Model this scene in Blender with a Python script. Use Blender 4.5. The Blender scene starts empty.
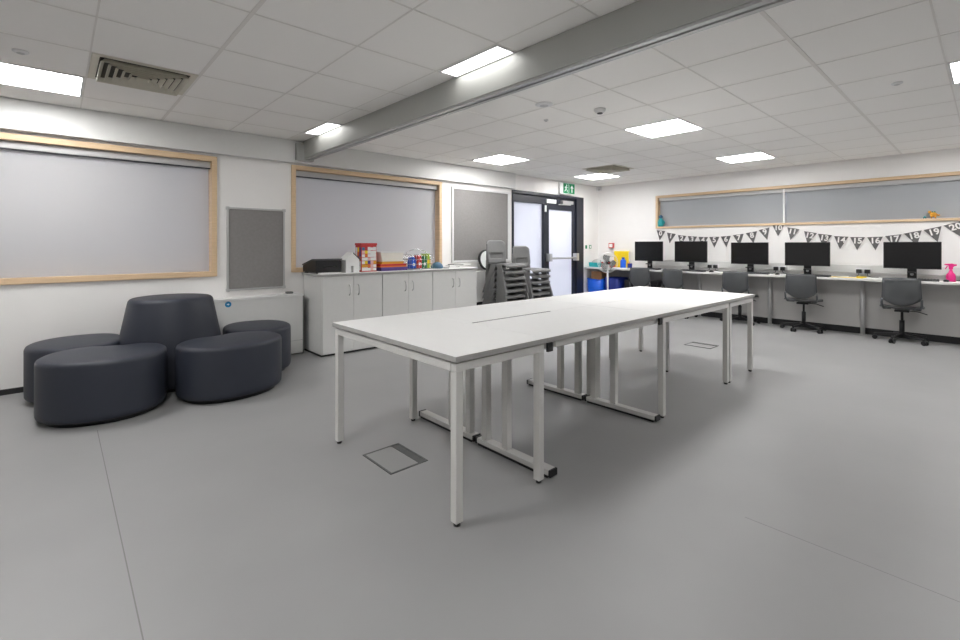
import bpy, math, random
from mathutils import Vector, Matrix
random.seed(7)
C = bpy.context.scene.collection
PI = math.pi

# ------------------------------------------------------------------ materials
def lin(c):
    out = []
    for v in c:
        v = v / 255.0
        out.append(v / 12.92 if v <= 0.04045 else ((v + 0.055) / 1.055) ** 2.4)
    return (out[0], out[1], out[2], 1.0)

def mat(name, rgb, rough=0.5, metal=0.0, noise=0.0, nscale=20.0, emit=None, estr=1.0,
        stretch=None, bump=0.0, bscale=200.0, spec=None, transmission=0.0, alpha=None, coat=0.0):
    m = bpy.data.materials.new(name)
    m.use_nodes = True
    nt = m.node_tree
    b = nt.nodes['Principled BSDF']
    col = lin(rgb)
    b.inputs['Base Color'].default_value = col
    b.inputs['Roughness'].default_value = rough
    b.inputs['Metallic'].default_value = metal
    if spec is not None:
        b.inputs['Specular IOR Level'].default_value = spec
    if transmission:
        b.inputs['Transmission Weight'].default_value = transmission
    if coat:
        b.inputs['Coat Weight'].default_value = coat
    tc = nt.nodes.new('ShaderNodeTexCoord')
    mp = nt.nodes.new('ShaderNodeMapping')
    nt.links.new(tc.outputs['Object'], mp.inputs['Vector'])
    if stretch:
        mp.inputs['Scale'].default_value = stretch
    if noise > 0:
        n = nt.nodes.new('ShaderNodeTexNoise')
        n.inputs['Scale'].default_value = nscale
        n.inputs['Detail'].default_value = 4
        nt.links.new(mp.outputs['Vector'], n.inputs['Vector'])
        r = nt.nodes.new('ShaderNodeValToRGB')
        r.color_ramp.elements[0].position = 0.3
        r.color_ramp.elements[1].position = 0.7
        a = [max(0, x * (1 - noise)) for x in col[:3]] + [1]
        z = [min(1, x * (1 + noise)) for x in col[:3]] + [1]
        r.color_ramp.elements[0].color = a
        r.color_ramp.elements[1].color = z
        nt.links.new(n.outputs['Fac'], r.inputs['Fac'])
        nt.links.new(r.outputs['Color'], b.inputs['Base Color'])
    if bump > 0:
        n2 = nt.nodes.new('ShaderNodeTexNoise')
        n2.inputs['Scale'].default_value = bscale
        n2.inputs['Detail'].default_value = 3
        nt.links.new(mp.outputs['Vector'], n2.inputs['Vector'])
        bp = nt.nodes.new('ShaderNodeBump')
        bp.inputs['Strength'].default_value = bump
        bp.inputs['Distance'].default_value = 0.002
        nt.links.new(n2.outputs['Fac'], bp.inputs['Height'])
        nt.links.new(bp.outputs['Normal'], b.inputs['Normal'])
    if emit:
        b.inputs['Emission Color'].default_value = lin(emit)
        b.inputs['Emission Strength'].default_value = estr
    return m

M = {}
M['wall'] = mat('wall_paint', (241, 239, 237), 0.6, noise=0.012, nscale=3, bump=0.05)
M['ceil'] = mat('ceiling_tile', (250, 248, 245), 0.9, noise=0.015, nscale=300)
M['grid'] = mat('ceiling_grid', (234, 231, 227), 0.8, noise=0.01)
M['floor'] = mat('vinyl_floor', (154, 154, 154), 0.42, noise=0.035, nscale=1.6, bump=0.03, bscale=400, spec=0.4)
M['seam'] = mat('floor_seam', (128, 127, 126), 0.7, noise=0.03)
M['wood'] = mat('birch_frame', (216, 188, 150), 0.5, noise=0.10, nscale=9, stretch=(1, 1, 14))
M['wood_h'] = mat('birch_frame_long', (218, 190, 154), 0.5, noise=0.10, nscale=3, stretch=(1, 1, 30))
M['blind'] = mat('grey_blind', (202, 204, 208), 0.8, noise=0.015, nscale=2, bump=0.1, bscale=600)
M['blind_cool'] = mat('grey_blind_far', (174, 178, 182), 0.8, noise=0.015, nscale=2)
M['cassette'] = mat('blind_cassette', (190, 190, 190), 0.5, noise=0.01)
M['shadeline'] = mat('cassette_shade', (60, 60, 64), 0.7, noise=0.02)
M['felt'] = mat('grey_felt', (140, 137, 136), 0.95, noise=0.05, nscale=40, bump=0.4, bscale=500)
M['alu'] = mat('aluminium', (196, 196, 196), 0.35, 0.6, noise=0.02)
M['chrome'] = mat('chrome', (215, 215, 215), 0.18, 1.0, noise=0.01)
M['postgrey'] = mat('satin_steel', (205, 205, 205), 0.45, 0.55, noise=0.01)
M['whiteframe'] = mat('white_frame', (228, 228, 228), 0.5, noise=0.01)
M['beam'] = mat('beam_grey', (178, 179, 175), 0.45, 0.1, noise=0.012, nscale=4)
M['bulk'] = mat('bulkhead_white', (226, 226, 224), 0.35, noise=0.01)
M['black'] = mat('black_plastic', (22, 22, 24), 0.4, noise=0.05)
M['kick'] = mat('black_skirting', (30, 30, 32), 0.6, noise=0.05)
M['lam'] = mat('white_laminate', (234, 234, 233), 0.55, noise=0.008, nscale=30, spec=0.3)
M['edge'] = mat('desk_edge', (168, 167, 165), 0.5, noise=0.03, nscale=60)
M['frame'] = mat('desk_frame', (214, 213, 210), 0.4, 0.05, noise=0.01)
M['cab'] = mat('cabinet_white', (222, 222, 220), 0.4, noise=0.01)
M['cabgap'] = mat('cabinet_gap', (110, 110, 110), 0.7, noise=0.02)
M['leath'] = mat('charcoal_vinyl', (46, 50, 61), 0.5, noise=0.04, nscale=6, bump=0.12, bscale=350, spec=0.5)
M['chair'] = mat('grey_polypropylene', (116, 116, 116), 0.45, noise=0.03, nscale=15)
M['tchair'] = mat('dark_grey_plastic', (76, 78, 80), 0.38, noise=0.03, nscale=15)
M['screen'] = mat('screen_black', (12, 12, 14), 0.22, noise=0.05)
M['door'] = mat('door_navy_grey', (36, 39, 50), 0.4, noise=0.03)
M['green'] = mat('sign_green', (0, 132, 84), 0.5, noise=0.02)
M['signwhite'] = mat('sign_white', (240, 245, 242), 0.5, noise=0.01)
M['blue'] = mat('tub_blue', (20, 95, 215), 0.4, noise=0.04)
M['navy'] = mat('tub_navy', (18, 40, 130), 0.45, noise=0.04)
M['teal'] = mat('teal_plastic', (40, 160, 165), 0.4, noise=0.04)
M['yellow'] = mat('yellow_plastic', (245, 215, 20), 0.45, noise=0.03)
M['red'] = mat('red_print', (200, 50, 50), 0.5, noise=0.08)
M['orange'] = mat('orange_print', (232, 120, 50), 0.5, noise=0.06)
M['redsoft'] = mat('call_point_red', (205, 90, 90), 0.5, noise=0.03)
M['pink'] = mat('pink_bottle', (225, 40, 130), 0.35, noise=0.05)
M['card'] = mat('brown_cardboard', (170, 125, 85), 0.8, noise=0.06)
M['paper'] = mat('white_paper', (238, 238, 236), 0.7, noise=0.01)
M['purple'] = mat('purple_print', (90, 70, 140), 0.6, noise=0.06)
M['lime'] = mat('lime_plastic', (170, 200, 40), 0.4, noise=0.05)
M['dgreen'] = mat('green_plastic', (40, 120, 70), 0.4, noise=0.05)
M['sblue'] = mat('slate_blue', (75, 110, 140), 0.5, noise=0.05)
M['bunt'] = mat('bunting_chalk_grey', (100, 98, 98), 0.85, noise=0.12, nscale=60)
M['buntw'] = mat('bunting_white', (235, 233, 230), 0.8, noise=0.02)
M['hatch'] = mat('hatch_vinyl', (150, 150, 149), 0.5, noise=0.02, nscale=3)
M['hatchm'] = mat('hatch_metal', (96, 98, 97), 0.45, 0.4, noise=0.08, nscale=30)
M['grille'] = mat('vent_cream', (214, 209, 194), 0.5, noise=0.02)
M['ventdark'] = mat('vent_dark', (70, 66, 58), 0.8, noise=0.03)
M['stblue'] = mat('sticker_blue', (30, 135, 185), 0.5, noise=0.03)
M['kidor'] = mat('toy_orange', (225, 160, 50), 0.5, noise=0.06)
M['deskshade'] = mat('under_desk_shade', (196, 194, 192), 0.6, noise=0.015, nscale=3)  # wall tone greyed to paint in the shade under the desk
M['light'] = mat('led_diffuser', (255, 255, 255), 0.5, noise=0.002, emit=(255, 254, 253), estr=23.0)
M['light_soft'] = mat('led_diffuser_soft', (255, 255, 255), 0.5, noise=0.002, emit=(255, 254, 252), estr=4.5)
M['fangrey'] = mat('fan_blade_grey', (120, 120, 118), 0.45, noise=0.03)

# frosted pane: lets daylight from outside through, diffused
m = bpy.data.materials.new('frosted_glass'); m.use_nodes = True
nt = m.node_tree
for n in list(nt.nodes):
    nt.nodes.remove(n)
o_ = nt.nodes.new('ShaderNodeOutputMaterial'); mx = nt.nodes.new('ShaderNodeMixShader')
tr = nt.nodes.new('ShaderNodeBsdfTranslucent'); df = nt.nodes.new('ShaderNodeBsdfPrincipled')
nz = nt.nodes.new('ShaderNodeTexNoise'); nz.inputs['Scale'].default_value = 1.5
rp = nt.nodes.new('ShaderNodeValToRGB')
rp.color_ramp.elements[0].color = lin((230, 232, 238)); rp.color_ramp.elements[1].color = lin((242, 243, 248))
nt.links.new(nz.outputs['Fac'], rp.inputs['Fac'])
nt.links.new(rp.outputs['Color'], tr.inputs['Color']); nt.links.new(rp.outputs['Color'], df.inputs['Base Color'])
df.inputs['Roughness'].default_value = 0.35
mx.inputs['Fac'].default_value = 0.5
nt.links.new(tr.outputs[0], mx.inputs[1]); nt.links.new(df.outputs[0], mx.inputs[2])
nt.links.new(mx.outputs[0], o_.inputs['Surface'])
M['frost'] = m
# roller blind cloth: mostly opaque, glows faintly with the daylight behind it
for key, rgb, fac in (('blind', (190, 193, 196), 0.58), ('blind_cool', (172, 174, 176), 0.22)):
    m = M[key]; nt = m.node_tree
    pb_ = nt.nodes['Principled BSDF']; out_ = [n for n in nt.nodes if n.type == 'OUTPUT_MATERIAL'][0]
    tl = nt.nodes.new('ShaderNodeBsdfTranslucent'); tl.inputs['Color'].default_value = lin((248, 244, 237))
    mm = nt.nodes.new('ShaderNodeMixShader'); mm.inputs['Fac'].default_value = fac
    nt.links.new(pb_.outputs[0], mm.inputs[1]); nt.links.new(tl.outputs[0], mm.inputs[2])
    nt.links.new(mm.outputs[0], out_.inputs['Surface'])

# ------------------------------------------------------------------ mesh builder
class MB:
    def __init__(s):
        s.v = []; s.f = []; s.m = []; s.sm = []
    def add(s, vs, fs, mi=0, smooth=False, mtx=None):
        b = len(s.v)
        for p in vs:
            p = Vector(p)
            if mtx is not None:
                p = mtx @ p
            s.v.append(tuple(p))
        for f in fs:
            s.f.append([b + i for i in f]); s.m.append(mi); s.sm.append(smooth)
        return s
    def box(s, a, b, mi=0, mtx=None):
        x0, x1 = sorted((a[0], b[0])); y0, y1 = sorted((a[1], b[1])); z0, z1 = sorted((a[2], b[2]))
        vs = [(x0, y0, z0), (x1, y0, z0), (x1, y1, z0), (x0, y1, z0), (x0, y0, z1), (x1, y0, z1), (x1, y1, z1), (x0, y1, z1)]
        fs = [(0, 3, 2, 1), (4, 5, 6, 7), (0, 1, 5, 4), (1, 2, 6, 5), (2, 3, 7, 6), (3, 0, 4, 7)]
        return s.add(vs, fs, mi, False, mtx)
    def tube(s, p0, p1, r0, r1=None, n=16, mi=0, smooth=True, caps=True, mtx=None):
        if r1 is None:
            r1 = r0
        p0 = Vector(p0); p1 = Vector(p1); d = (p1 - p0).normalized()
        u = d.orthogonal().normalized(); w = d.cross(u)
        vs = []
        for p, r in ((p0, r0), (p1, r1)):
            for i in range(n):
                a = 2 * PI * i / n
                vs.append(p + (u * math.cos(a) + w * math.sin(a)) * r)
        fs = [(i, (i + 1) % n, n + (i + 1) % n, n + i) for i in range(n)]
        s.add(vs, fs, mi, smooth, mtx)
        if caps:
            s.add(vs[:n], [tuple(reversed(range(n)))], mi, False, mtx)
            s.add(vs[n:], [tuple(range(n))], mi, False, mtx)
        return s
    def path(s, pts, r, n=8, mi=0, mtx=None, closed=False):
        P = [Vector(p) for p in pts]
        N = len(P); vs = []; prev = None
        for i, p in enumerate(P):
            if closed:
                d = (P[(i + 1) % N] - P[i - 1]).normalized()
            else:
                d = (P[min(i + 1, N - 1)] - P[max(i - 1, 0)]).normalized()
            if prev is None:
                u = d.orthogonal().normalized()
            else:
                u = (prev - d * prev.dot(d)).normalized()
            prev = u; w = d.cross(u)
            for k in range(n):
                a = 2 * PI * k / n
                vs.append(p + (u * math.cos(a) + w * math.sin(a)) * r)
        fs = []
        for i in range(N if closed else N - 1):
            j = (i + 1) % N
            for k in range(n):
                fs.append((i * n + k, i * n + (k + 1) % n, j * n + (k + 1) % n, j * n + k))
        s.add(vs, fs, mi, True, mtx)
        if not closed:
            s.add(vs[:n], [tuple(reversed(range(n)))], mi, False, mtx)
            s.add(vs[-n:], [tuple(range(n))], mi, False, mtx)
        return s
    def lathe(s, prof, n=32, mi=0, mtx=None, smooth=True):
        vs = []
        for r, z in prof:
            for i in range(n):
                a = 2 * PI * i / n
                vs.append((r * math.cos(a), r * math.sin(a), z))
        fs = []
        for j in range(len(prof) - 1):
            for i in range(n):
                fs.append((j * n + i, j * n + (i + 1) % n, (j + 1) * n + (i + 1) % n, (j + 1) * n + i))
        s.add(vs, fs, mi, smooth, mtx)
        s.add(vs[:n], [tuple(reversed(range(n)))], mi, False, mtx)
        s.add(vs[-n:], [tuple(range(n))], mi, False, mtx)
        return s
    def ball(s, c, r, n=16, mi=0, sc=(1, 1, 1), mtx=None):
        vs = []; k = n // 2
        for j in range(k + 1):
            t = PI * j / k
            for i in range(n):
                a = 2 * PI * i / n
                vs.append((c[0] + r * sc[0] * math.sin(t) * math.cos(a), c[1] + r * sc[1] * math.sin(t) * math.sin(a), c[2] - r * sc[2] * math.cos(t)))
        fs = []
        for j in range(k):
            for i in range(n):
                fs.append((j * n + i, j * n + (i + 1) % n, (j + 1) * n + (i + 1) % n, (j + 1) * n + i))
        return s.add(vs, fs, mi, True, mtx)
    def prism(s, poly, h0, h1, mi=0, mtx=None, axis='z', smooth=False):
        n = len(poly)
        def P(a, b, h):
            return {'z': (a, b, h), 'y': (a, h, b), 'x': (h, a, b)}[axis]
        vs = [P(a, b, h0) for a, b in poly] + [P(a, b, h1) for a, b in poly]
        fs = [tuple(reversed(range(n))), tuple(range(n, 2 * n))]
        s.add(vs, fs, mi, False, mtx)
        s.add(vs, [(i, (i + 1) % n, n + (i + 1) % n, n + i) for i in range(n)], mi, smooth, mtx)
        return s
    def grid(s, fn, nu, nv, mi=0, skip=None, mtx=None):
        vs = [fn(i / nu, j / nv) for j in range(nv + 1) for i in range(nu + 1)]
        fs = []
        for j in range(nv):
            for i in range(nu):
                if skip and skip(i, j):
                    continue
                a = j * (nu + 1) + i
                fs.append((a, a + 1, a + nu + 2, a + nu + 1))
        return s.add(vs, fs, mi, True, mtx)
    def build(s, name, mats, parent=None, world=False, loc=None, bevel=0.0, seg=2, solid=0.0, sub=0, fixn=True):
        off = Vector((0, 0, 0))
        if world and parent is not None:
            off = parent.location.copy()
        if loc is not None:
            off = Vector(loc)
        me = bpy.data.meshes.new(name)
        me.from_pydata([tuple(Vector(v) - off) for v in s.v], [], s.f)
        if not isinstance(mats, (list, tuple)):
            mats = [mats]
        for m_ in mats:
            me.materials.append(m_)
        for p, mi, sm in zip(me.polygons, s.m, s.sm):
            p.material_index = mi; p.use_smooth = sm
        if fixn:
            import bmesh
            bm = bmesh.new(); bm.from_mesh(me)
            bmesh.ops.remove_doubles(bm, verts=bm.verts, dist=1e-5)
            bmesh.ops.recalc_face_normals(bm, faces=bm.faces)
            bm.to_mesh(me); bm.free()
        me.update()
        o = bpy.data.objects.new(name, me)
        C.objects.link(o)
        if parent is not None:
            o.parent = parent
        if loc is not None:
            o.location = loc
        if solid:
            md = o.modifiers.new('solid', 'SOLIDIFY'); md.thickness = solid; md.offset = 0
        if bevel:
            md = o.modifiers.new('bevel', 'BEVEL'); md.width = bevel; md.segments = seg; md.limit_method = 'ANGLE'; md.angle_limit = math.radians(40)
        if sub:
            md = o.modifiers.new('sub', 'SUBSURF'); md.levels = sub; md.render_levels = sub
        return o

def tag(o, label=None, cat=None, group=None, kind=None):
    if label: o['label'] = label
    if cat: o['category'] = cat
    if group: o['group'] = group
    if kind: o['kind'] = kind
    return o
def thing(name, label, cat, loc=(0, 0, 0), rz=0.0, group=None):
    o = bpy.data.objects.new(name, None); C.objects.link(o)
    o.location = loc; o.rotation_euler = (0, 0, rz); o.empty_display_size = 0.1
    return tag(o, label, cat, group)
def struct(o, label=None):
    return tag(o, label, None, None, 'structure')
def copy_tree(o, parent=None):
    c = o.copy(); C.objects.link(c)
    if parent is not None:
        c.parent = parent
    for ch in list(o.children):
        copy_tree(ch, c)
    return c
def box(a, b):
    return MB().box(a, b)
def text_part(txt, size, mtx, name, material, parent, extrude=0.0006, bold=0.0):
    cu = bpy.data.curves.new(name + '_txt', 'FONT')
    cu.body = txt; cu.size = size; cu.align_x = 'CENTER'; cu.align_y = 'CENTER'; cu.extrude = extrude; cu.offset = bold
    cu.resolution_u = 3
    t = bpy.data.objects.new('tmp', cu); C.objects.link(t)
    dg = bpy.context.evaluated_depsgraph_get(); dg.update()
    me = bpy.data.meshes.new_from_object(t.evaluated_get(dg))
    bpy.data.objects.remove(t)
    me.transform(mtx); me.materials.clear(); me.materials.append(material)
    me.name = name
    o = bpy.data.objects.new(name, me); C.objects.link(o); o.parent = parent
    return o
# orientation frames for flat writing: on the long window wall (faces -Y) and on the desk wall (faces -X)
def on_left(x, y, z):
    return Matrix(((1, 0, 0, x), (0, 0, -1, y), (0, 1, 0, z), (0, 0, 0, 1)))
def on_right(x, y, z):
    return Matrix(((0, 0, -1, x), (-1, 0, 0, y), (0, 1, 0, z), (0, 0, 0, 1)))

# ------------------------------------------------------------------ room shell
YW = 5.46      # long wall with the two big windows
XW = 8.27      # wall with the computer desks
XB, YB = -2.9, -3.1   # walls behind the camera
ZC = 2.434
def wall_cells(axis, pos, thick, u0, u1, holes):
    """wall in the plane axis=pos, running u0..u1, 0..ZC+.1, with rectangular openings"""
    us = sorted(set([u0, u1] + [h[0] for h in holes] + [h[1] for h in holes]))
    zs = sorted(set([-0.05, ZC + 0.1] + [h[2] for h in holes] + [h[3] for h in holes]))
    m_ = MB()
    for i in range(len(us) - 1):
        for j in range(len(zs) - 1):
            cu = (us[i] + us[i + 1]) / 2; cz = (zs[j] + zs[j + 1]) / 2
            if any(h[0] < cu < h[1] and h[2] < cz < h[3] for h in holes):
                continue
            if axis == 'y':
                m_.box((us[i], pos, zs[j]), (us[i + 1], pos + thick, zs[j + 1]))
            else:
                m_.box((pos, us[i], zs[j]), (pos + thick, us[i + 1], zs[j + 1]))
    return m_
W1 = (-1.8, 1.24, 0.905, 2.150)
W2 = (2.009, 4.198, 0.915, 2.158)
DR = (5.695, 7.735, -0.05, 2.165)
W3 = (-1.5, 4.207, 1.535, 2.140)
struct(wall_cells('y', YW, 0.2, XB - 0.2, XW + 0.2, [W1, W2, DR]).build('wall_left', M['wall']), 'white painted wall with two big framed windows')
struct(wall_cells('x', XW, 0.2, YB - 0.2, YW + 0.2, [W3]).build('wall_right', M['wall']), 'white painted wall behind the computer desks')
struct(box((XB - 0.2, YB, -0.05), (XB, YW + 0.2, ZC + 0.1)).build('wall_near', M['wall']))
struct(box((XB - 0.2, YB - 0.2, -0.05), (XW + 0.2, YB, ZC + 0.1)).build('wall_back', M['wall']))
fl = struct(box((XB - 0.2, YB - 0.2, -0.1), (XW + 0.2, YW + 0.2, 0)).build('floor', M['floor']), 'smooth mid grey vinyl floor')
s_ = MB().box((0.198, 0.3, 0), (0.202, 4.0, 0.0006)).box((2.304, -0.6, 0), (2.3065, 0.75, 0.0004))
s_.build('floor_seam', M['seam'], fl)
ce = struct(box((XB - 0.2, YB - 0.2, ZC), (XW + 0.2, YW + 0.2, ZC + 0.1)).build('ceiling', M['ceil']), 'suspended ceiling of pale square tiles')
P_ = 0.594
g = MB()
xs_l = [0.75 + P_ * k for k in range(-6, 3)]
xs_r = [2.561 + P_ * k for k in range(0, 10)]
ys = [1.983 + P_ * k for k in range(-8, 6)]
for x in xs_l:
    w = 0.011 if abs(x - 0.75) < 0.01 else 0.0045
    g.box((x - w, YB, ZC - 0.0025), (x + w, YW, ZC + 0.002))
for x in xs_r:
    g.box((x - 0.0045, YB, ZC - 0.0025), (x + 0.0045, YW, ZC + 0.002))
for y in ys:
    g.box((XB, y - 0.0045, ZC - 0.0025), (2.12, y + 0.0045, ZC + 0.002))
    w = 0.011 if abs(y - 0.80) < 0.02 else 0.0045
    g.box((2.24, y - w, ZC - 0.0025), (XW, y + w, ZC + 0.002))
g.build('ceiling_grid', M['grid'], ce, fixn=False)

# folding partition beam across the ceiling
bmx = thing('trim_1', None, None, (2.168, 1.2, 0)); struct(bmx, 'grey boxed partition beam running across the ceiling')
bmx.rotation_euler = (0, 0, 0.0)
MB().box((-0.055, -4.2, 2.235), (0.055, 4.19, ZC)).build('beam_casing', M['beam'], bmx, bevel=0.004)
MB().box((-0.045, -4.2, 2.222), (-0.012, 4.19, 2.235)).box((0.008, -4.2, 2.222), (0.041, 4.19, 2.235)).build('track', M['alu'], bmx)
MB().box((-0.14, 4.13, 2.205), (0.06, 4.188, 2.40)).build('end_plate', M['beam'], bmx, bevel=0.003)
# long white bulkhead above the windows
b_ = MB().box((XB, 5.39, 2.178), (5.72, YW, ZC)).build('trim_2', M['bulk'], bevel=0.004)
struct(b_, 'white bulkhead running above the windows, ends before the door')
# skirtings
struct(box((XB, YW - 0.014, 0), (1.01, YW, 0.045)).build('baseboard_left', M['kick']))
struct(box((XW - 0.016, YB, 0), (XW, YW, 0.09)).build('baseboard_right', M['kick']))
# sheet over the wall under the desks, shade painted grey, and trunking over them
struct(MB().box((XW - 0.03, YB, 0.09), (XW, YW, 0.74)).build('trim_3', M['deskshade'], bevel=0.003), 'wall below the wall desk, shade painted in pale grey')
struct(MB().box((XW - 0.04, YB, 0.845), (XW, 4.20, 0.955)).build('trim_4', M['bulk'], bevel=0.004), 'white cable trunking along the wall above the desk')

# ------------------------------------------------------------------ windows
def big_window(name, w, label):
    x0, x1, z0, z1 = w
    t = thing(name, None, None, (x0, YW, z0)); struct(t, label)
    fw = 0.05; pr = 0.022
    f = MB()
    f.box((x0, YW - pr, z0), (x0 + fw, YW + 0.11, z1)).box((x1 - fw, YW - pr, z0), (x1, YW + 0.11, z1))
    f.box((x0 + fw, YW - pr, z0), (x1 - fw, YW + 0.11, z0 + fw)).box((x0 + fw, YW - pr, z1 - fw), (x1 - fw, YW + 0.11, z1))
    f.build('window_frame', M['wood_h'], t, world=True, bevel=0.003)
    a = MB().box((x0 + fw, YW + 0.03, z1 - fw - 0.065), (x1 - fw, YW + 0.10, z1 - fw))
    a.build('blind_cassette', M['cassette'], t, world=True, bevel=0.006)
    MB().box((x0 + fw + 0.012, YW + 0.07, z0 + fw + 0.004), (x1 - fw - 0.012, YW + 0.074, z1 - fw - 0.06)).build('blind', M['blind'], t, world=True)
    MB().box((x0 + fw, YW + 0.028, z1 - fw - 0.074), (x1 - fw, YW + 0.072, z1 - fw - 0.066)).build('cassette_shade_strip', M['shadeline'], t, world=True)  # dark strip painting the shadow line below the cassette
    MB().box((x0 + 0.02, YW + 0.12, z0 + 0.02), (x1 - 0.02, YW + 0.13, z1 - 0.02)).build('pane', M['frost'], t, world=True)
    return t
big_window('window_1', W1, 'big left window, birch frame, grey roller blind down')
big_window('window_2', W2, 'window behind the white cabinets, birch frame, grey blind down')
y0, y1, z0, z1 = W3
t = thing('window_3', None, None, (XW, y0, z0)); struct(t, 'long high window above the computer desks')
fw = 0.04
f = MB()
f.box((XW - 0.02, y0, z0), (XW + 0.12, y0 + fw, z1)).box((XW - 0.02, y1 - fw, z0), (XW + 0.12, y1, z1))
f.box((XW - 0.03, y0 + fw, z0), (XW + 0.12, y1 - fw, z0 + 0.035)).box((XW - 0.02, y0 + fw, z1 - fw), (XW + 0.12, y1 - fw, z1))
f.build('window_frame', M['wood_h'], t, world=True, bevel=0.003)
MB().box((XW + 0.03, 2.14, z0 + 0.035), (XW + 0.11, 2.165, z1 - fw)).build('mullion', M['whiteframe'], t, world=True)
for a, b in ((y0 + fw, 2.14), (2.165, y1 - fw)):
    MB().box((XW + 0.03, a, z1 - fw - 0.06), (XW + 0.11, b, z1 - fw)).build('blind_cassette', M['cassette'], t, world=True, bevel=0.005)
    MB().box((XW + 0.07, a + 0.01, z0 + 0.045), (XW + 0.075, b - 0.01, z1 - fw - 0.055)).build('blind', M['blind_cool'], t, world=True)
MB().box((XW + 0.125, y0 + 0.02, z0 + 0.02), (XW + 0.135, y1 - 0.02, z1 - 0.02)).build('pane', M['frost'], t, world=True)

# ------------------------------------------------------------------ glazed door set
t = thing('door_1', None, None, (5.695, YW, 0)); struct(t, 'dark glazed door set with a fixed side pane and push bar')
x0, x1, _, z1 = DR
f = MB()
ya, yb = YW - 0.02, YW + 0.12
f.box((x0, ya, 0), (x0 + 0.04, yb, z1)).box((x1 - 0.23, ya, 0), (x1, yb, z1))
f.box((x0 + 0.04, ya, z1 - 0.05), (x1 - 0.23, yb, z1)).box((x0 + 0.04, YW + 0.02, z1 - 0.19), (x1 - 0.23, yb, z1 - 0.05))
f.box((6.535, ya + 0.015, 0), (6.60, yb, z1 - 0.19)).box((x0 + 0.04, ya + 0.02, 0), (6.535, yb, 0.09))
f.build('door_frame', M['door'], t, world=True, bevel=0.004)
MB().box((x0 + 0.04, YW + 0.05, 0.09), (6.535, YW + 0.06, z1 - 0.19)).build('side_pane', M['frost'], t, world=True)
lf = MB()
lx0, lx1 = 6.605, x1 - 0.235
lf.box((lx0, YW + 0.01, 0.01), (lx0 + 0.09, YW + 0.07, 1.985)).box((lx1 - 0.09, YW + 0.01, 0.01), (lx1, YW + 0.07, 1.985))
lf.box((lx0 + 0.09, YW + 0.01, 1.885), (lx1 - 0.09, YW + 0.07, 1.985)).box((lx0 + 0.09, YW + 0.01, 0.01), (lx1 - 0.09, YW + 0.07, 0.11))
leaf = lf.build('door_leaf', M['door'], t, world=True, bevel=0.003)
MB().box((lx0 + 0.09 - 5.695, 0.035, 0.11), (lx1 - 0.09 - 5.695, 0.045, 1.885)).build('pane', M['frost'], leaf)
pb = MB().tube((lx0 + 0.04, YW - 0.06, 0.985), (lx1 - 0.04, YW - 0.06, 0.985), 0.018)
pb.box((lx0 + 0.0, YW - 0.08, 0.93), (lx0 + 0.08, YW + 0.01, 1.07)).box((lx1 - 0.08, YW - 0.08, 0.93), (lx1, YW + 0.01, 1.07))
pb.build('push_bar', M['alu'], t, world=True, bevel=0.004)
MB().box((6.62, YW - 0.005, 2.0), (6.89, YW + 0.021, 2.07)).build('sign_plate', M['signwhite'], t, world=True)
MB().box((7.04, YW - 0.05, 2.005), (7.36, YW + 0.02, 2.065)).tube((6.93, YW - 0.03, 1.985), (7.30, YW - 0.03, 1.992), 0.009).build('door_closer', M['alu'], t, world=True, bevel=0.004)
MB().box((6.545, YW - 0.028, 1.83), (6.585, YW - 0.008, 1.95)).build('door_contact', M['signwhite'], t, world=True, bevel=0.005)

# exit sign: a green plate on a projecting white housing
t = thing('exit_sign', 'green running man and arrow exit sign above the dark door', 'exit sign', (7.19, YW, 2.19))
MB().box((-0.24, -0.05, 0.0), (0.21, 0, 0.225)).build('sign_housing', M['whiteframe'], t, bevel=0.006)
MB().box((-0.15, -0.056, 0.018), (0.195, -0.05, 0.205)).build('sign_face', M['green'], t)
p = MB()
p.ball((-0.055, -0.058, 0.168), 0.017, 12, sc=(1, 0.15, 1))
p.prism([(-0.078, 0.147), (-0.05, 0.15), (-0.058, 0.1), (-0.088, 0.1)], -0.0585, -0.056, axis='y')
p.prism([(-0.09, 0.145), (-0.065, 0.15), (-0.1, 0.11), (-0.115, 0.115)], -0.0585, -0.056, axis='y')
p.prism([(-0.055, 0.148), (-0.05, 0.135), (-0.022, 0.118), (-0.018, 0.128)], -0.0585, -0.056, axis='y')
p.prism([(-0.075, 0.105), (-0.058, 0.105), (-0.03, 0.075), (-0.03, 0.04), (-0.045, 0.04), (-0.047, 0.07)], -0.0585, -0.056, axis='y')
p.prism([(-0.088, 0.105), (-0.07, 0.1), (-0.085, 0.065), (-0.12, 0.045), (-0.127, 0.058), (-0.1, 0.075)], -0.0585, -0.056, axis='y')
p.prism([(-0.015, 0.035), (0.02, 0.035), (0.02, 0.185), (-0.015, 0.185), (-0.015, 0.178), (0.01, 0.178), (0.01, 0.042), (-0.015, 0.042)], -0.0585, -0.056, axis='y')
p.build('running_man', M['signwhite'], t)
MB().prism([(0.11, 0.18), (0.06, 0.12), (0.095, 0.12), (0.095, 0.04), (0.125, 0.04), (0.125, 0.12), (0.16, 0.12)], -0.0585, -0.056, axis='y').build('arrow', M['signwhite'], t)
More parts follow.
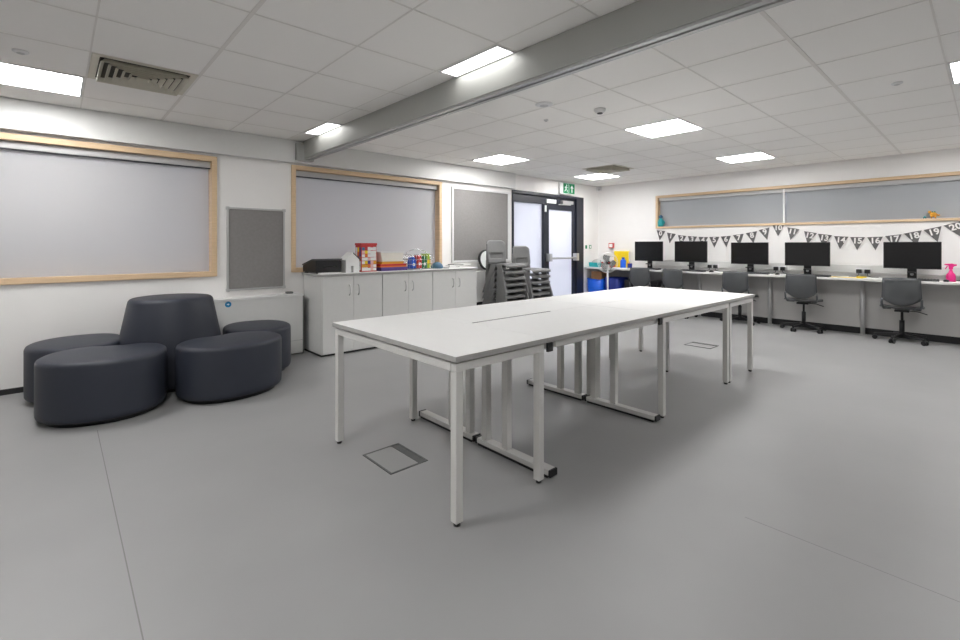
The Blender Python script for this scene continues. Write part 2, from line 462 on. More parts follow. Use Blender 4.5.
# small sign and push pad beside the door, red call point
t = thing('door_release', 'small green door release beside the dark door frame', 'door release', (7.94, YW, 1.15))
MB().box((-0.045, -0.03, 0), (0.045, 0, 0.085)).build('case', M['signwhite'], t, bevel=0.004)
MB().box((-0.038, -0.034, 0.008), (0.038, -0.03, 0.078)).build('green_face', M['green'], t)
MB().box((-0.02, -0.038, 0.02), (0.02, -0.034, 0.06)).build('press_pad', M['signwhite'], t)
t = thing('door_sign', 'small dark green notice left of the door release', 'sign', (7.845, YW, 1.155))
MB().box((-0.03, -0.004, 0), (0.03, 0, 0.07)).build('plate', M['green'], t)
t = thing('call_point', 'red square fire call point in the far corner', 'call point', (XW, 5.135, 1.165))
MB().box((-0.045, -0.055, 0), (0, 0.055, 0.105)).build('case', M['redsoft'], t, bevel=0.005)
MB().box((-0.049, -0.036, 0.018), (-0.045, 0.036, 0.087)).build('press_face', M['signwhite'], t)
t = thing('motion_sensor', 'small white sensor high in the far corner', 'sensor', (8.205, 5.40, 2.33))
MB().prism([(-0.03, 0.045), (0.055, -0.03), (0.055, 0.045)], 0, 0.09).build('case', M['whiteframe'], t, bevel=0.006)
MB().ball((0.012, 0.007, 0.03), 0.025, 12).build('lens', M['alu'], t)

# ------------------------------------------------------------------ ceiling lights, vents, detectors
def ceiling_light(x, y, label, wx=0.58, wy=0.58, lm='light'):
    t = thing('ceiling_light', label, 'ceiling light', (x, y, ZC), group='square ceiling light panels')
    f = MB()
    a, b = wx / 2, wy / 2; e = 0.014
    f.box((-a, -b, -0.007), (a, -b + e, 0)).box((-a, b - e, -0.007), (a, b, 0)).box((-a, -b + e, -0.007), (-a + e, b - e, 0)).box((a - e, -b + e, -0.007), (a, b - e, 0))
    f.build('light_frame', M['whiteframe'], t)
    MB().box((-a + e, -b + e, -0.004), (a - e, b - e, -0.001)).build('diffuser', M[lm], t)
    return t
def cell(ix, iy, right=True):
    return (2.561 if right else 0.75) + P_ * ix + P_ / 2, 1.983 + P_ * iy + P_ / 2
for (ix, iy, lb) in ((3, 0, 'bright square ceiling light above the middle of the long table'),
                     (7, 0, 'square ceiling light in front of the high window, second from the wall desks'),
                     (3, 4, 'square ceiling light near the bulkhead and pinboard'),
                     (7, 4, 'square ceiling light in front of the exit sign'),
                     (3, -4, 'ceiling light cut by the right edge of the picture'),
                     (7, -4, 'ceiling light beyond the right edge near the wall desks')):
    x, y = cell(ix, iy); ceiling_light(x, y, lb)
x, y = cell(-2, 4, False); ceiling_light(x, y, 'bright ceiling light at the left edge above the big window')
x, y = cell(-2, 0, False); ceiling_light(x, y, 'ceiling light overhead left of the camera')
x, y = cell(-2, -4, False); ceiling_light(x, y, 'ceiling light behind the camera')
ceiling_light(2.033, 2.28, 'large bright ceiling light cut off by the beam, nearer one', 0.165, 0.58, 'light_soft')
ceiling_light(2.033, 4.656, 'ceiling light cut off by the beam, nearer the long wall', 0.165, 0.58, 'light_soft')
def vent(x, y, label, mk=1.0):
    t = thing('ceiling_vent', label, 'vent', (x, y, ZC))
    f = MB()
    def ring(m_, a, b, z0, z1, zz):
        vs = [(-a, -a, z0), (a, -a, z0), (a, a, z0), (-a, a, z0), (-b, -b, z1), (b, -b, z1), (b, b, z1), (-b, b, z1)]
        m_.add(vs, [(i, (i + 1) % 4, 4 + (i + 1) % 4, 4 + i) for i in range(4)])
    f.box((-0.29, -0.29, -0.006), (0.29, -0.25, 0)).box((-0.29, 0.25, -0.006), (0.29, 0.29, 0)).box((-0.29, -0.25, -0.006), (-0.25, 0.25, 0)).box((0.25, -0.25, -0.006), (0.29, 0.25, 0))
    f.build('vent_frame', M['grille'], t)
    MB().box((-0.25, -0.25, -0.003), (0.25, 0.25, -0.001)).build('vent_recess', M['ventdark'], t)
    l = MB()
    for k in range(6):
        a = 0.245 - k * 0.041
        ring(l, a, a - 0.022, -0.032, -0.004, 0)
    l.build('louvres', M['grille'], t, solid=0.003, fixn=False)
x, y = cell(-1, 3, False); vent(x, y, 'square cream louvred air vent beside the left ceiling light')
x, y = cell(6, 3); vent(x, y, 'square air vent in front of the exit sign light')
def detector(x, y, r, label, eye=False, h=0.35):
    t = thing('ceiling_sensor', label, 'ceiling sensor', (x, y, ZC - 0.04 * h)); t.scale = (1, 1, h)
    MB().lathe([(r * 0.5, 0.0), (r * 0.8, 0.008), (r, 0.024), (r, 0.04)], 24).build('housing', M['whiteframe'], t)
    MB().lathe([(r * 0.45, -0.006), (r * 0.5, 0.0)], 20).build('sensor_eye', M['black'] if eye else M['alu'], t)
detector(3.08, 2.57, 0.075, 'flat round white detector on the ceiling right of the beam')
detector(3.555, 2.33, 0.05, 'small white ceiling sensor with a dark eye', True, 0.9)
detector(3.48, 2.88, 0.022, 'tiny white ceiling sensor below the flat round detector')
detector(4.61, 0.47, 0.035, 'small ceiling sensor at upper right of the room')
detector(-0.165, 4.05, 0.04, 'small flat ceiling sensor above the left light panel')

# ------------------------------------------------------------------ pinboards, radiator boxes
t = thing('pinboard', 'small grey felt pinboard between the two framed windows', 'pinboard', (1.332, YW, 0.743))
fr = MB(); w_, h_ = 0.60, 0.889
fr.box((0, -0.025, 0), (0.018, 0, h_)).box((w_ - 0.018, -0.025, 0), (w_, 0, h_)).box((0.018, -0.025, 0), (w_ - 0.018, 0, 0.018)).box((0.018, -0.025, h_ - 0.018), (w_ - 0.018, 0, h_))
fr.build('board_frame', M['alu'], t, bevel=0.002)
MB().box((0.018, -0.017, 0.018), (w_ - 0.018, -0.005, h_ - 0.018)).build('felt_panel', M['felt'], t)
for a in (0.009, w_ - 0.009):
    for b in (0.009, h_ - 0.009):
        MB().box((a - 0.016, -0.03, b - 0.016), (a + 0.016, -0.002, b + 0.016)).build('corner_cap', M['cassette'], t, bevel=0.003)
t = thing('pinboard', 'large grey felt pinboard in a white frame behind the stacked chairs', 'pinboard', (4.381, YW, 0.965))
fr = MB(); w_, h_ = 1.25, 1.145
fr.box((0, -0.03, 0), (0.03, 0, h_)).box((w_ - 0.05, -0.03, 0), (w_, 0, h_)).box((0.03, -0.03, 0), (w_ - 0.05, 0, 0.03)).box((0.03, -0.03, h_ - 0.03), (w_ - 0.05, 0, h_))
fr.build('board_frame', M['whiteframe'], t, bevel=0.003)
MB().box((0.03, -0.017, 0.03), (w_ - 0.05, -0.005, h_ - 0.03)).build('felt_panel', M['felt'], t)
t = thing('radiator_cover', 'low white radiator cover under the small pinboard', 'radiator cover', (1.015, 5.262, 0))
MB().box((0, 0, 0.012), (1.055, 0.196, 0.655)).build('casing', M['bulk'], t, bevel=0.004)
MB().box((-0.005, -0.008, 0.655), (1.06, 0.196, 0.678)).build('top_panel', M['lam'], t, bevel=0.003)
MB().box((0.003, -0.002, 0.155), (1.052, 0, 0.160)).build('panel_joint', M['cassette'], t)
MB().box((1.055, 0.0, 0.0), (1.066, 0.19, 0.655)).build('end_strip', M['hatchm'], t)
t = thing('round_sticker', 'round blue sticker on the white radiator cover', 'sticker', (1.30, 5.261, 0.622))
MB().tube((0, 0, 0), (0, -0.0012, 0), 0.030, n=32).build('disc', M['stblue'], t)
MB().prism([(-0.012, -0.005), (0.0, -0.005), (0.0, -0.011), (0.013, 0.0), (0.0, 0.011), (0.0, 0.005), (-0.012, 0.005)], -0.0024, -0.0012, axis='y').build('mark', M['signwhite'], t)
t = thing('remote_control', 'small grey handset on the end of the radiator cover', 'remote', (1.96, 5.38, 0.678))
MB().box((-0.035, -0.03, 0), (0.035, 0.03, 0.022)).build('handset', M['hatchm'], t, bevel=0.004)
t = thing('radiator_cover', 'white boxed unit behind the stacked chairs', 'radiator cover', (4.52, 5.262, 0))
MB().box((0, 0, 0.36), (1.10, 0.196, 0.83)).build('casing', M['bulk'], t, bevel=0.004)
MB().box((0.0, 0.02, 0.0), (1.10, 0.194, 0.36)).build('plinth', M['kick'], t, bevel=0.004)
t = thing('wall_clock', 'white round clock with a black rim leaning behind the tall chair stack', 'clock', (5.02, 5.37, 0.83))
mt = Matrix.Translation((0, 0, 0.165)) @ Matrix.Rotation(math.radians(82), 4, 'X')
MB().lathe([(0.135, -0.012), (0.16, -0.012), (0.165, 0.0), (0.16, 0.022), (0.14, 0.022)], 40, mtx=mt).build('rim', M['black'], t)
MB().lathe([(0.139, 0.0225), (0.139, 0.0245)], 40, mtx=mt).build('face', M['signwhite'], t)

# ------------------------------------------------------------------ cabinets
def cabinet(x0, x1, label):
    t = thing('cabinet', label, 'cabinet', (x0, 4.912, 0), group=None)
    w = x1 - x0; D = 0.51
    MB().box((0, 0.02, 0.022), (w, D, 0.882)).build('carcass', M['cab'], t)
    MB().box((0.0, 0.03, 0.0), (w, D - 0.01, 0.022)).build('plinth', M['kick'], t)
    for s in (0, 1):
        a = 0.003 if s == 0 else w / 2 + 0.0015
        b = w / 2 - 0.0015 if s == 0 else w - 0.003
        d = MB().box((a, 0, 0.028), (b, 0.018, 0.878)).build('door', M['cab'], t, bevel=0.0015)
        hx = w / 2 - 0.055 if s == 0 else w / 2 + 0.055
        h = MB().path([(hx, 0.0, 0.66), (hx, -0.024, 0.675), (hx, -0.028, 0.72), (hx, -0.024, 0.765), (hx, 0.0, 0.78)], 0.006, 8)
        h.build('handle', M['alu'], d)
    return t
cx = [2.145, 2.892, 3.637, 4.41]
cabinet(cx[0], cx[1] - 0.003, 'white two-door cabinet at the left end of the row, under the printer')
cabinet(cx[1], cx[2] - 0.003, 'white two-door cabinet in the middle of the row')
cabinet(cx[2], cx[3], 'white two-door cabinet at the right end of the row, beside the chair stacks')
t = thing('cabinet_worktop', 'pale laminate top running along the three white cabinets', 'worktop', (2.125, 4.902, 0.882))
MB().box((0, 0, 0), (2.295, 0.54, 0.025)).build('worktop_slab', M['edge'], t, bevel=0.002)
MB().box((0.001, 0.001, 0.025), (2.294, 0.539, 0.0262)).build('worktop_surface', M['lam'], t)
ZT = 0.9085
# things along the worktop
t = thing('printer', 'black printer with a sloping lid on the left end of the cabinets', 'printer', (2.125, 5.03, ZT))
MB().prism([(0.0, 0.012), (0.38, 0.012), (0.38, 0.085), (0.10, 0.15), (0.0, 0.15)], 0.0, 0.30, axis='x').build('body', M['black'], t, bevel=0.006)
MB().prism([(-0.008, 0.152), (0.10, 0.152), (0.388, 0.087), (0.388, 0.10), (0.10, 0.166), (-0.008, 0.166)], -0.006, 0.306, axis='x').build('lid', M['tchair'], t, bevel=0.003)
MB().box((0.08, -0.003, 0.07), (0.24, 0.01, 0.085)).build('paper_slot', M['screen'], t)
MB().box((0.03, -0.05, 0.0), (0.27, 0.03, 0.011)).build('paper_tray', M['paper'], t)
for q in ((0.02, 0.02), (0.25, 0.02), (0.02, 0.34), (0.25, 0.34)):
    MB().box((q[0], q[1], 0), (q[0] + 0.03, q[1] + 0.03, 0.012)).build('foot', M['black'], t)
t = thing('toy_house', 'small white card house beside the printer', 'toy house', (2.575, 5.05, ZT))
MB().prism([(-0.085, 0), (-0.02, 0), (-0.02, 0.075), (0.01, 0.075), (0.01, 0), (0.085, 0), (0.085, 0.15), (0.0, 0.225), (-0.085, 0.15)], 0, 0.14, axis='y').build('walls', M['paper'], t)
MB().prism([(0.0, 0.237), (0.1, 0.15), (0.1, 0.14), (0.0, 0.225)], -0.01, 0.15, axis='y').build('roof_slope', M['hatchm'], t)
MB().prism([(0.0, 0.237), (-0.1, 0.15), (-0.1, 0.14), (0.0, 0.225)], -0.01, 0.15, axis='y').build('roof_slope', M['paper'], t)
t = thing('game_box', 'tall red and yellow printed box on the cabinets, tallest item', 'box', (2.69, 5.06, ZT))
MB().box((0, 0, 0), (0.205, 0.15, 0.335)).build('carton', M['red'], t, bevel=0.003)
rr = random.Random(5)
cols = ['yellow', 'paper', 'purple', 'kidor', 'orange', 'paper', 'pinkpale', 'paper', 'sblue', 'red']
M['pinkpale'] = mat('pale_pink_print', (235, 190, 185), 0.6, noise=0.05)
for iy in range(7):
    for ix in range(5):
        cn = rr.choice(cols) if rr.random() < 0.7 else 'paper'
        x_ = 0.008 + ix * 0.038; z_ = 0.012 + iy * 0.041
        if ix == 3: cn = 'paper' if iy > 2 else 'pinkpale'
        MB().box((x_, -0.002, z_), (x_ + 0.0385, 0, z_ + rr.uniform(0.034, 0.0415))).build('printed_patch', M[cn], t)
for iy in range(5):
    for ix in range(3):
        z_ = 0.02 + iy * 0.055; y_ = 0.01 + ix * 0.045
        MB().box((-0.002, y_, z_), (0, y_ + 0.036, z_ + 0.054)).build('printed_patch', M[rr.choice(cols)], t)
MB().box((-0.005, -0.005, 0.318), (0.21, 0.155, 0.345)).build('lid', M['red'], t, bevel=0.003)
for i, (a, b, z, h, mn, lb) in enumerate(((2.95, 3.33, 0.0, 0.045, 'purple', 'flat purple box at the bottom of the pile beside the tall red box'),
                                          (2.94, 3.31, 0.045, 0.04, 'orange', 'flat orange box in the middle of the pile beside the tall red box'),
                                          (2.96, 3.27, 0.085, 0.03, 'kidor', 'thin yellow box under the white tray'))):
    t = thing('flat_box', lb, 'box', (a, 5.04, ZT + z), group='flat boxes piled on the cabinets')
    MB().box((0, 0, 0), (b - a, 0.26, h - 0.004)).build('base', M[mn], t, bevel=0.002)
    MB().box((-0.003, -0.003, h * 0.45), (b - a + 0.003, 0.263, h)).build('lid', M['red'] if i == 1 else M[mn], t, bevel=0.002)
t = thing('storage_tray', 'cream plastic tray on top of the piled flat boxes', 'tray', (2.945, 5.04, ZT + 0.115))
MB().prism([(0.02, 0), (0.31, 0), (0.33, 0.11), (0.0, 0.11)], 0, 0.24, axis='y').build('tub', mat('cream_plastic', (240, 235, 224), 0.5, noise=0.02), t, bevel=0.004)
MB().box((-0.01, -0.01, 0.11), (0.34, 0.25, 0.122)).build('rim', M['paper'], t, bevel=0.003)
t = thing('wire_basket', 'wire basket of toys on the cabinets', 'basket', (3.39, 5.05, ZT))
wb = MB(); L_, W_, H_ = 0.34, 0.24, 0.2
for z in (0.01, 0.07, 0.13, 0.19):
    wb.path([(0, 0, z), (L_, 0, z), (L_, W_, z), (0, W_, z)], 0.003, 6, closed=True)
for k in range(9):
    x = L_ * k / 8
    wb.path([(x, W_, 0.19), (x, W_, 0.01), (x, 0, 0.01), (x, 0, 0.19)], 0.0022, 6)
for k in range(1, 6):
    y = W_ * k / 6
    wb.path([(0, y, 0.19), (0, y, 0.01), (L_, y, 0.01), (L_, y, 0.19)], 0.0022, 6)
wb.build('wire_mesh', M['chrome'], t)
hd = MB().path([(0, W_ / 2, 0.19)] + [(L_ / 2 - L_ / 2 * math.cos(a), W_ / 2, 0.19 + 0.075 * math.sin(a)) for a in [PI * k / 12 for k in range(1, 12)]] + [(L_, W_ / 2, 0.19)], 0.004, 8)
hd.build('handle', M['chrome'], t)
for (x, y, sx, sy, sz, mn, lb) in ((3.455, 5.13, 0.07, 0.1, 0.15, 'blue', 'blue toy block in the wire basket'), (3.54, 5.12, 0.08, 0.1, 0.17, 'red', 'dark red toy block in the wire basket'),
                                   (3.628, 5.13, 0.08, 0.1, 0.16, 'dgreen', 'green toy block in the wire basket')):
    t = thing('toy_block', lb, 'toy', (x, y, ZT + 0.014))
    MB().box((-sx / 2, -sy / 2, 0), (sx / 2, sy / 2, sz * 0.6)).prism([(-sx / 2, sz * 0.6), (sx / 2, sz * 0.6), (sx / 4, sz), (-sx / 4, sz)], -sy / 2, sy / 2, axis='y').build('block', M[mn], t, bevel=0.008, seg=3)
    MB().tube((0, -sy / 2 - 0.004, sz * 0.35), (0, -sy / 2, sz * 0.35), 0.02).build('spot', M['paper'], t)
t = thing('lime_carton', 'lime green carton at the right end of the wire basket', 'carton', (3.697, 5.08, ZT + 0.014))
MB().box((-0.025, 0, 0), (0.022, 0.16, 0.19)).build('carton', M['lime'], t, bevel=0.003)
MB().box((-0.027, -0.002, 0.06), (0.024, 0.0, 0.12)).build('label_band', M['yellow'], t)
t = thing('round_bowl', 'slate blue upturned bowl right of the wire basket', 'bowl', (3.87, 5.13, ZT))
MB().lathe([(0.078, 0), (0.085, 0.008), (0.084, 0.03), (0.072, 0.058), (0.045, 0.078), (0.025, 0.084), (0.024, 0.09)], 28).build('bowl_shell', M['sblue'], t)
for i, (x, y, rz, lb) in enumerate(((4.07, 5.08, 6, 'white paper pile on the cabinets, nearest the blue bowl'), (4.18, 5.13, -14, 'white papers lying in the middle of the right cabinet'), (4.28, 5.07, 20, 'loose white papers at the right end of the cabinets'))):
    t = thing('paper_pile', lb, 'papers', (x, y, ZT + i * 0.019), math.radians(rz), group=None)
    for k in range(3):
        MB().box((-0.105, -0.075, 0.0005 + k * 0.006), (0.105, 0.075, 0.0055 + k * 0.006)).build('sheets', M['paper'], t)
t = thing('black_pouch', 'flat black case at the far right end of the cabinets', 'case', (4.35, 5.33, ZT))
MB().box((-0.1, -0.05, 0), (0.06, 0.05, 0.04)).build('case_body', M['black'], t, bevel=0.01)
MB().box((-0.101, -0.051, 0.02), (0.061, 0.051, 0.023)).build('zip', M['tchair'], t)

# ------------------------------------------------------------------ flower shaped seating
def offset_poly(pts, d):
    n = len(pts); out = []
    for i in range(n):
        a = Vector(pts[i - 1]); b = Vector(pts[(i + 1) % n]); t_ = (b - a).normalized()
        nrm = Vector((t_.y, -t_.x))
        p_ = Vector(pts[i]) - nrm * d
        out.append((p_.x, p_.y))
    return out
def cushion(pts, H, name, mt_, parent, taper=0.0, crown=0.010, r=0.024):
    rings = [(0.05, 0.0), (0.035, 0.0), (0.03, 0.028)]
    # (inset, z)
    b = MB(); allr = []
    prof = [(0.045, 0.028), (0.012, 0.034), (0.002, 0.05), (0.0, 0.08), (0.0, 0.40 if taper else H * 0.5), (0.0, H - r * 1.5), (0.002, H - r * 0.9), (0.008, H - r * 0.38), (0.022, H - r * 0.05), (0.06, H + crown * 0.4), (0.15, H + crown)]
    n = len(pts)
    vs = []
    for ins, z in prof:
        q = offset_poly(pts, ins + taper * max(0, z - 0.40))
        if ins > 0.08:
            cxx = sum(p_[0] for p_ in pts) / n; cyy = sum(p_[1] for p_ in pts) / n
            q = [(cxx + (p_[0] - cxx) * 0.55, cyy + (p_[1] - cyy) * 0.55) for p_ in offset_poly(pts, 0.03 + taper * max(0, z - 0.40))]
        vs += [(x, y, z) for x, y in q]
    fs = []
    for j in range(len(prof) - 1):
        for i in range(n):
            fs.append((j * n + i, j * n + (i + 1) % n, (j + 1) * n + (i + 1) % n, (j + 1) * n + i))
    b.add(vs, fs, 0, True)
    cxx = sum(p_[0] for p_ in pts) / n; cyy = sum(p_[1] for p_ in pts) / n
    top = vs[-n:]
    b.add(top + [(cxx, cyy, H + crown * 1.05)], [(i, (i + 1) % n, n) for i in range(n)], 0, True)
    b.add(vs[:n], [tuple(reversed(range(n)))], 0, False)
    return b.build(name, mt_, parent)
CX, CY = 0.765, 4.945
RC = 0.385
def petal_pts(n=72, at=0.385, ar=0.325):
    # local frame: x tangential, y radial outward, origin at the petal centre
    pts = []
    D = 0.69
    for i in range(n):
        a = 2 * PI * i / n
        ca, sa = math.cos(a), math.sin(a)
        e = 2 / 2.2
        x = at * abs(ca) ** e * (1 if ca >= 0 else -1)
        y = ar * abs(sa) ** e * (1 if sa >= 0 else -1)
        # bend the petal around the centre seat and round its outer side
        y -= 0.12 * x * x
        rr = math.hypot(x, D + y)
        if rr < RC + 0.015:
            s = (RC + 0.015) / rr
            x, y = x * s, (D + y) * s - D
        pts.append((x, y))
    return pts
t = thing('centre_seat', 'tall tapered round charcoal seat in the middle of the flower seating', 'seat', (CX, CY, 0))
circ = [(RC * math.cos(2 * PI * i / 64), RC * math.sin(2 * PI * i / 64)) for i in range(64)]
cushion(circ, 0.768, 'upholstery', M['leath'], t, taper=0.19)
MB().lathe([(0.33, 0.0), (0.33, 0.035)], 48).build('foot_ring', M['black'], t)
def petal(px, py, ang, at, ar, label):
    a = math.radians(ang)
    t = thing('petal_seat', label, 'seat', (px, py, 0), a - PI / 2)
    pp = petal_pts(72, at, ar)
    cushion(pp, 0.438, 'upholstery', M['leath'], t)
    q = offset_poly(pp, 0.05)
    MB().prism(q, 0.0, 0.035, smooth=True).build('foot_ring', M['black'], t)
petal(0.125, 5.085, 176, 0.365, 0.315, 'low charcoal petal seat at the far left, against the wall')
petal(0.262, 4.412, 252, 0.380, 0.345, 'low charcoal petal seat at front left, nearest the camera')
petal(1.097, 4.308, 282, 0.400, 0.325, 'low charcoal petal seat at front right of the flower')
petal(1.475, 4.900, 354, 0.355, 0.300, 'low charcoal petal seat on the right, in front of the radiator cover')

# ------------------------------------------------------------------ long table made of six desks
TT = 0.75
def top_slab(t, x0, y0, x1, y1):
    MB().box((x0, y0, TT - 0.026), (x1, y1, TT - 0.0012)).build('desk_edge', M['edge'], t, world=True, bevel=0.0015)
    MB().box((x0 + 0.0012, y0 + 0.0012, TT - 0.0012), (x1 - 0.0012, y1 - 0.0012, TT)).build('desktop', M['lam'], t, world=True)
def leg(t, x, y, s=0.04):
    l = MB().box((x - s / 2, y - s / 2, 0.016), (x + s / 2, y + s / 2, TT - 0.034)).build('leg', M['frame'], t, world=True, bevel=0.003)
    MB().tube((x - t.location.x, y - t.location.y, 0), (x - t.location.x, y - t.location.y, 0.018), 0.016).build('foot', M['black'], l)
def four_leg(x0, y0, x1, y1, label):
    t = thing('desk', label, 'desk', (x0, y0, 0), group=None)
    top_slab(t, x0, y0, x1, y1)
    i = 0.012; s = 0.04
    ax, bx, ay, by = x0 + i + s / 2, x1 - i - s / 2, y0 + i + s / 2, y1 - i - s / 2
    r = MB()
    for y in (ay, by):
        r.box((ax - s / 2, y - s / 2, TT - 0.072), (bx + s / 2, y + s / 2, TT - 0.032))
    for x in (ax, bx):
        r.box((x - s / 2, ay + s / 2, TT - 0.072), (x + s / 2, by - s / 2, TT - 0.032))
    r.build('top_rail', M['frame'], t, world=True, bevel=0.003)
    MB().box((x0 + 0.03, y0 + 0.03, TT - 0.032), (x1 - 0.03, y1 - 0.03, TT - 0.026)).build('packer', M['cassette'], t, world=True)
    for x in (ax, bx):
        for y in (ay, by):
            l = MB().box((x - s / 2, y - s / 2, 0.016), (x + s / 2, y + s / 2, TT - 0.072)).build('leg', M['frame'], t, world=True, bevel=0.003)
            MB().tube((x - x0, y - y0, 0), (x - x0, y - y0, 0.018), 0.015).build('foot', M['black'], l)
    return t
YN, YM0, YM1, YF = 1.550, 2.1542, 2.1558, 2.762
XA, XB1, XC_, XD, XE = 1.270, 1.885, 3.165, 4.418, 5.035
four_leg(XA, YN, XB1 - 0.001, YF, 'white desk turned crosswise at the near end of the long table')
def bench(x0, y0, x1, y1, label, flip):
    t = thing('bench_desk', label, 'desk', (x0, y0, 0))
    top_slab(t, x0, y0, x1, y1)
    s = 0.04
    for x in (x0 + 0.06, x1 - 0.07):
        ya, yb = y0 + 0.02, y1 - 0.02
        f_ = MB().box((x - 0.03, ya, 0.014), (x + 0.03, yb, 0.044)).build('foot_rail', M['frame'], t, world=True, bevel=0.004)
        lx = x - x0
        for yy, e in ((ya, -1), (yb, 1)):
            ly = yy - y0
            MB().box((lx - 0.031, ly, 0.008), (lx + 0.031, ly + e * 0.014, 0.045)).build('end_cap', M['black'], f_, bevel=0.003)
        MB().box((lx - 0.028, 0.03, 0.0), (lx + 0.028, y1 - y0 - 0.03, 0.014)).build('glide', M['black'], f_)
        inner = y1 if not flip else y0
        d = -1 if not flip else 1
        for k, (off, wdt) in enumerate(((0.075, 0.045), (0.25, 0.045))):
            yy = inner + d * off
            MB().box((x - 0.02, yy - wdt / 2, 0.044), (x + 0.02, yy + wdt / 2, TT - 0.072)).build('upright', M['frame'], t, world=True, bevel=0.003)
        MB().box((x - 0.02, ya + 0.01, TT - 0.072), (x + 0.02, yb, TT - 0.034)).build('cross_rail', M['frame'], t, world=True, bevel=0.003)
    r = MB()
    for y in (y0 + 0.035, y1 - 0.035):
        r.box((x0 + 0.09, y - 0.018, TT - 0.066), (x1 - 0.11, y + 0.018, TT - 0.030))
    r.build('long_rail', M['frame'], t, world=True, bevel=0.002)
    yo = y0 if not flip else y1
    e = 1 if not flip else -1
    for xx in (x0 + 0.012, x1 - 0.052):
        MB().box((xx, yo + e * 0.006, TT - 0.078), (xx + 0.042, yo + e * 0.02, TT - 0.030)).build('rail_cap', M['black'], t, world=True, bevel=0.002)
    return t
bench(XB1, YN, XC_ - 0.001, YM0, 'near-side white bench desk with foot rails, second from the near end', False)
bench(XB1, YM1, XC_ - 0.001, YF, 'far-side white bench desk with foot rails, beyond the cable slot', True)
four_leg(XC_, YN, XD - 0.001, YM0, 'near-side white desk on square legs in the far half of the long table')
four_leg(XC_, YM1, XD - 0.001, YF, 'far-side white desk on square legs in the far half of the long table')
four_leg(XD, YN, XE, YF, 'white desk turned crosswise at the far end of the long table')
t = thing('cable_tray_cover', 'thin grey cable slot cover along the middle of the bench desks', 'cable cover', (1.90, 2.155, TT))
MB().box((0.0, -0.0005, -0.02), (0.75, 0.0005, 0.001)).build('slot_strip', M['hatchm'], t)
MB().box((0.0, -0.006, 0.0), (0.75, 0.006, 0.0016)).build('cover_flap', M['hatchm'], t)

# floor boxes
def floor_box(x0, y0, x1, y1, label):
    t = thing('floor_box', label, 'floor box', (x0, y0, 0.0))
    w, h = x1 - x0, y1 - y0; e = 0.012
    MB().box((0, 0, 0), (w, e, 0.003)).box((0, h - e, 0), (w, h, 0.003)).box((0, e, 0), (e, h - e, 0.003)).box((w - e, e, 0), (w, h - e, 0.003)).build('rim', M['hatchm'], t)
    MB().box((e, e, 0.0), (w - 0.062, h - e, 0.0022)).build('lid', M['hatch'], t)
    MB().box((w - 0.056, e, 0.0), (w - e, h - e, 0.0018)).build('cable_flap', M['hatchm'], t)
floor_box(1.325, 2.165, 1.570, 2.478, 'square metal-rimmed floor box under the near desk')
floor_box(5.725, 2.235, 5.975, 2.55, 'faint metal-rimmed floor box beyond the far end of the table')

# ------------------------------------------------------------------ stacking school chairs
def stack_chair():
    # faces -Y, origin centred under the seat
    t = thing('school_chair', 'x', 'chair')
    def seatf(u, v):
        x = (u - 0.5) * (0.42 - 0.03 * v)
        y = -0.205 + 0.40 * v
        z = 0.435 - 0.014 * math.cos((u - 0.5) * PI) - 0.022 * math.sin(PI * v) * math.cos((u - 0.5) * PI)
        if v < 0.12: z -= 0.03 * (1 - v / 0.12) ** 2
        if u < 0.08 or u > 0.92: z -= 0.012
        return (x, y, z)
    MB().grid(seatf, 14, 14).build('seat', M['chair'], t, solid=0.006)
    lip = MB().grid(lambda u, v: ((u - 0.5) * 0.415, -0.207 - 0.006 * math.cos((u - 0.5) * PI), 0.41 - 0.035 * v), 10, 2)
    lip.build('front_lip', M['chair'], t, solid=0.008)
    def backf(u, v):
        w = 0.40 - 0.05 * max(0, v - 0.55) + (0.0 if v > 0.15 else -0.02)
        x = (u - 0.5) * w
        r = abs(u - 0.5) * 2
        z = 0.43 + 0.345 * v - (0.035 * max(0, r - 0.75) / 0.25 * (1 if v > 0.9 else 0))
        y = 0.195 + 0.06 * v - 0.03 * (r ** 2) * v
        return (x, y, z)
    MB().grid(backf, 12, 14, skip=lambda i, j: 2 <= i <= 9 and 3 <= j <= 5).build('backrest', M['chair'], t, solid=0.008)
    for s in (-1, 1):
        # side panel: inverted V of two broad tapering legs
        x = s * 0.2
        for (ya, yb, yt0, yt1) in ((-0.240, -0.185, -0.115, 0.0), (0.205, 0.262, 0.0, 0.115)):
            vs = []
            for xx0, xx1 in ((x - 0.006 * s, x + 0.022 * s),):
                vs = [(xx0 + 0.022 * s, ya, 0), (xx0 + 0.022 * s, yb, 0), (xx1 + 0.022 * s, yb, 0), (xx1 + 0.022 * s, ya, 0),
                      (xx0, yt0, 0.415), (xx0, yt1, 0.415), (xx1 - 0.008 * s, yt1, 0.415), (xx1 - 0.008 * s, yt0, 0.415)]
            MB().add(vs, [(0, 3, 2, 1), (4, 5, 6, 7), (0, 1, 5, 4), (1, 2, 6, 5), (2, 3, 7, 6), (3, 0, 4, 7)]).build('leg', M['chair'], t, bevel=0.004)
    return t
ch0 = stack_chair()
names = ['bottom', 'second', 'third', 'fourth', 'fifth', 'sixth', 'top']
first = True
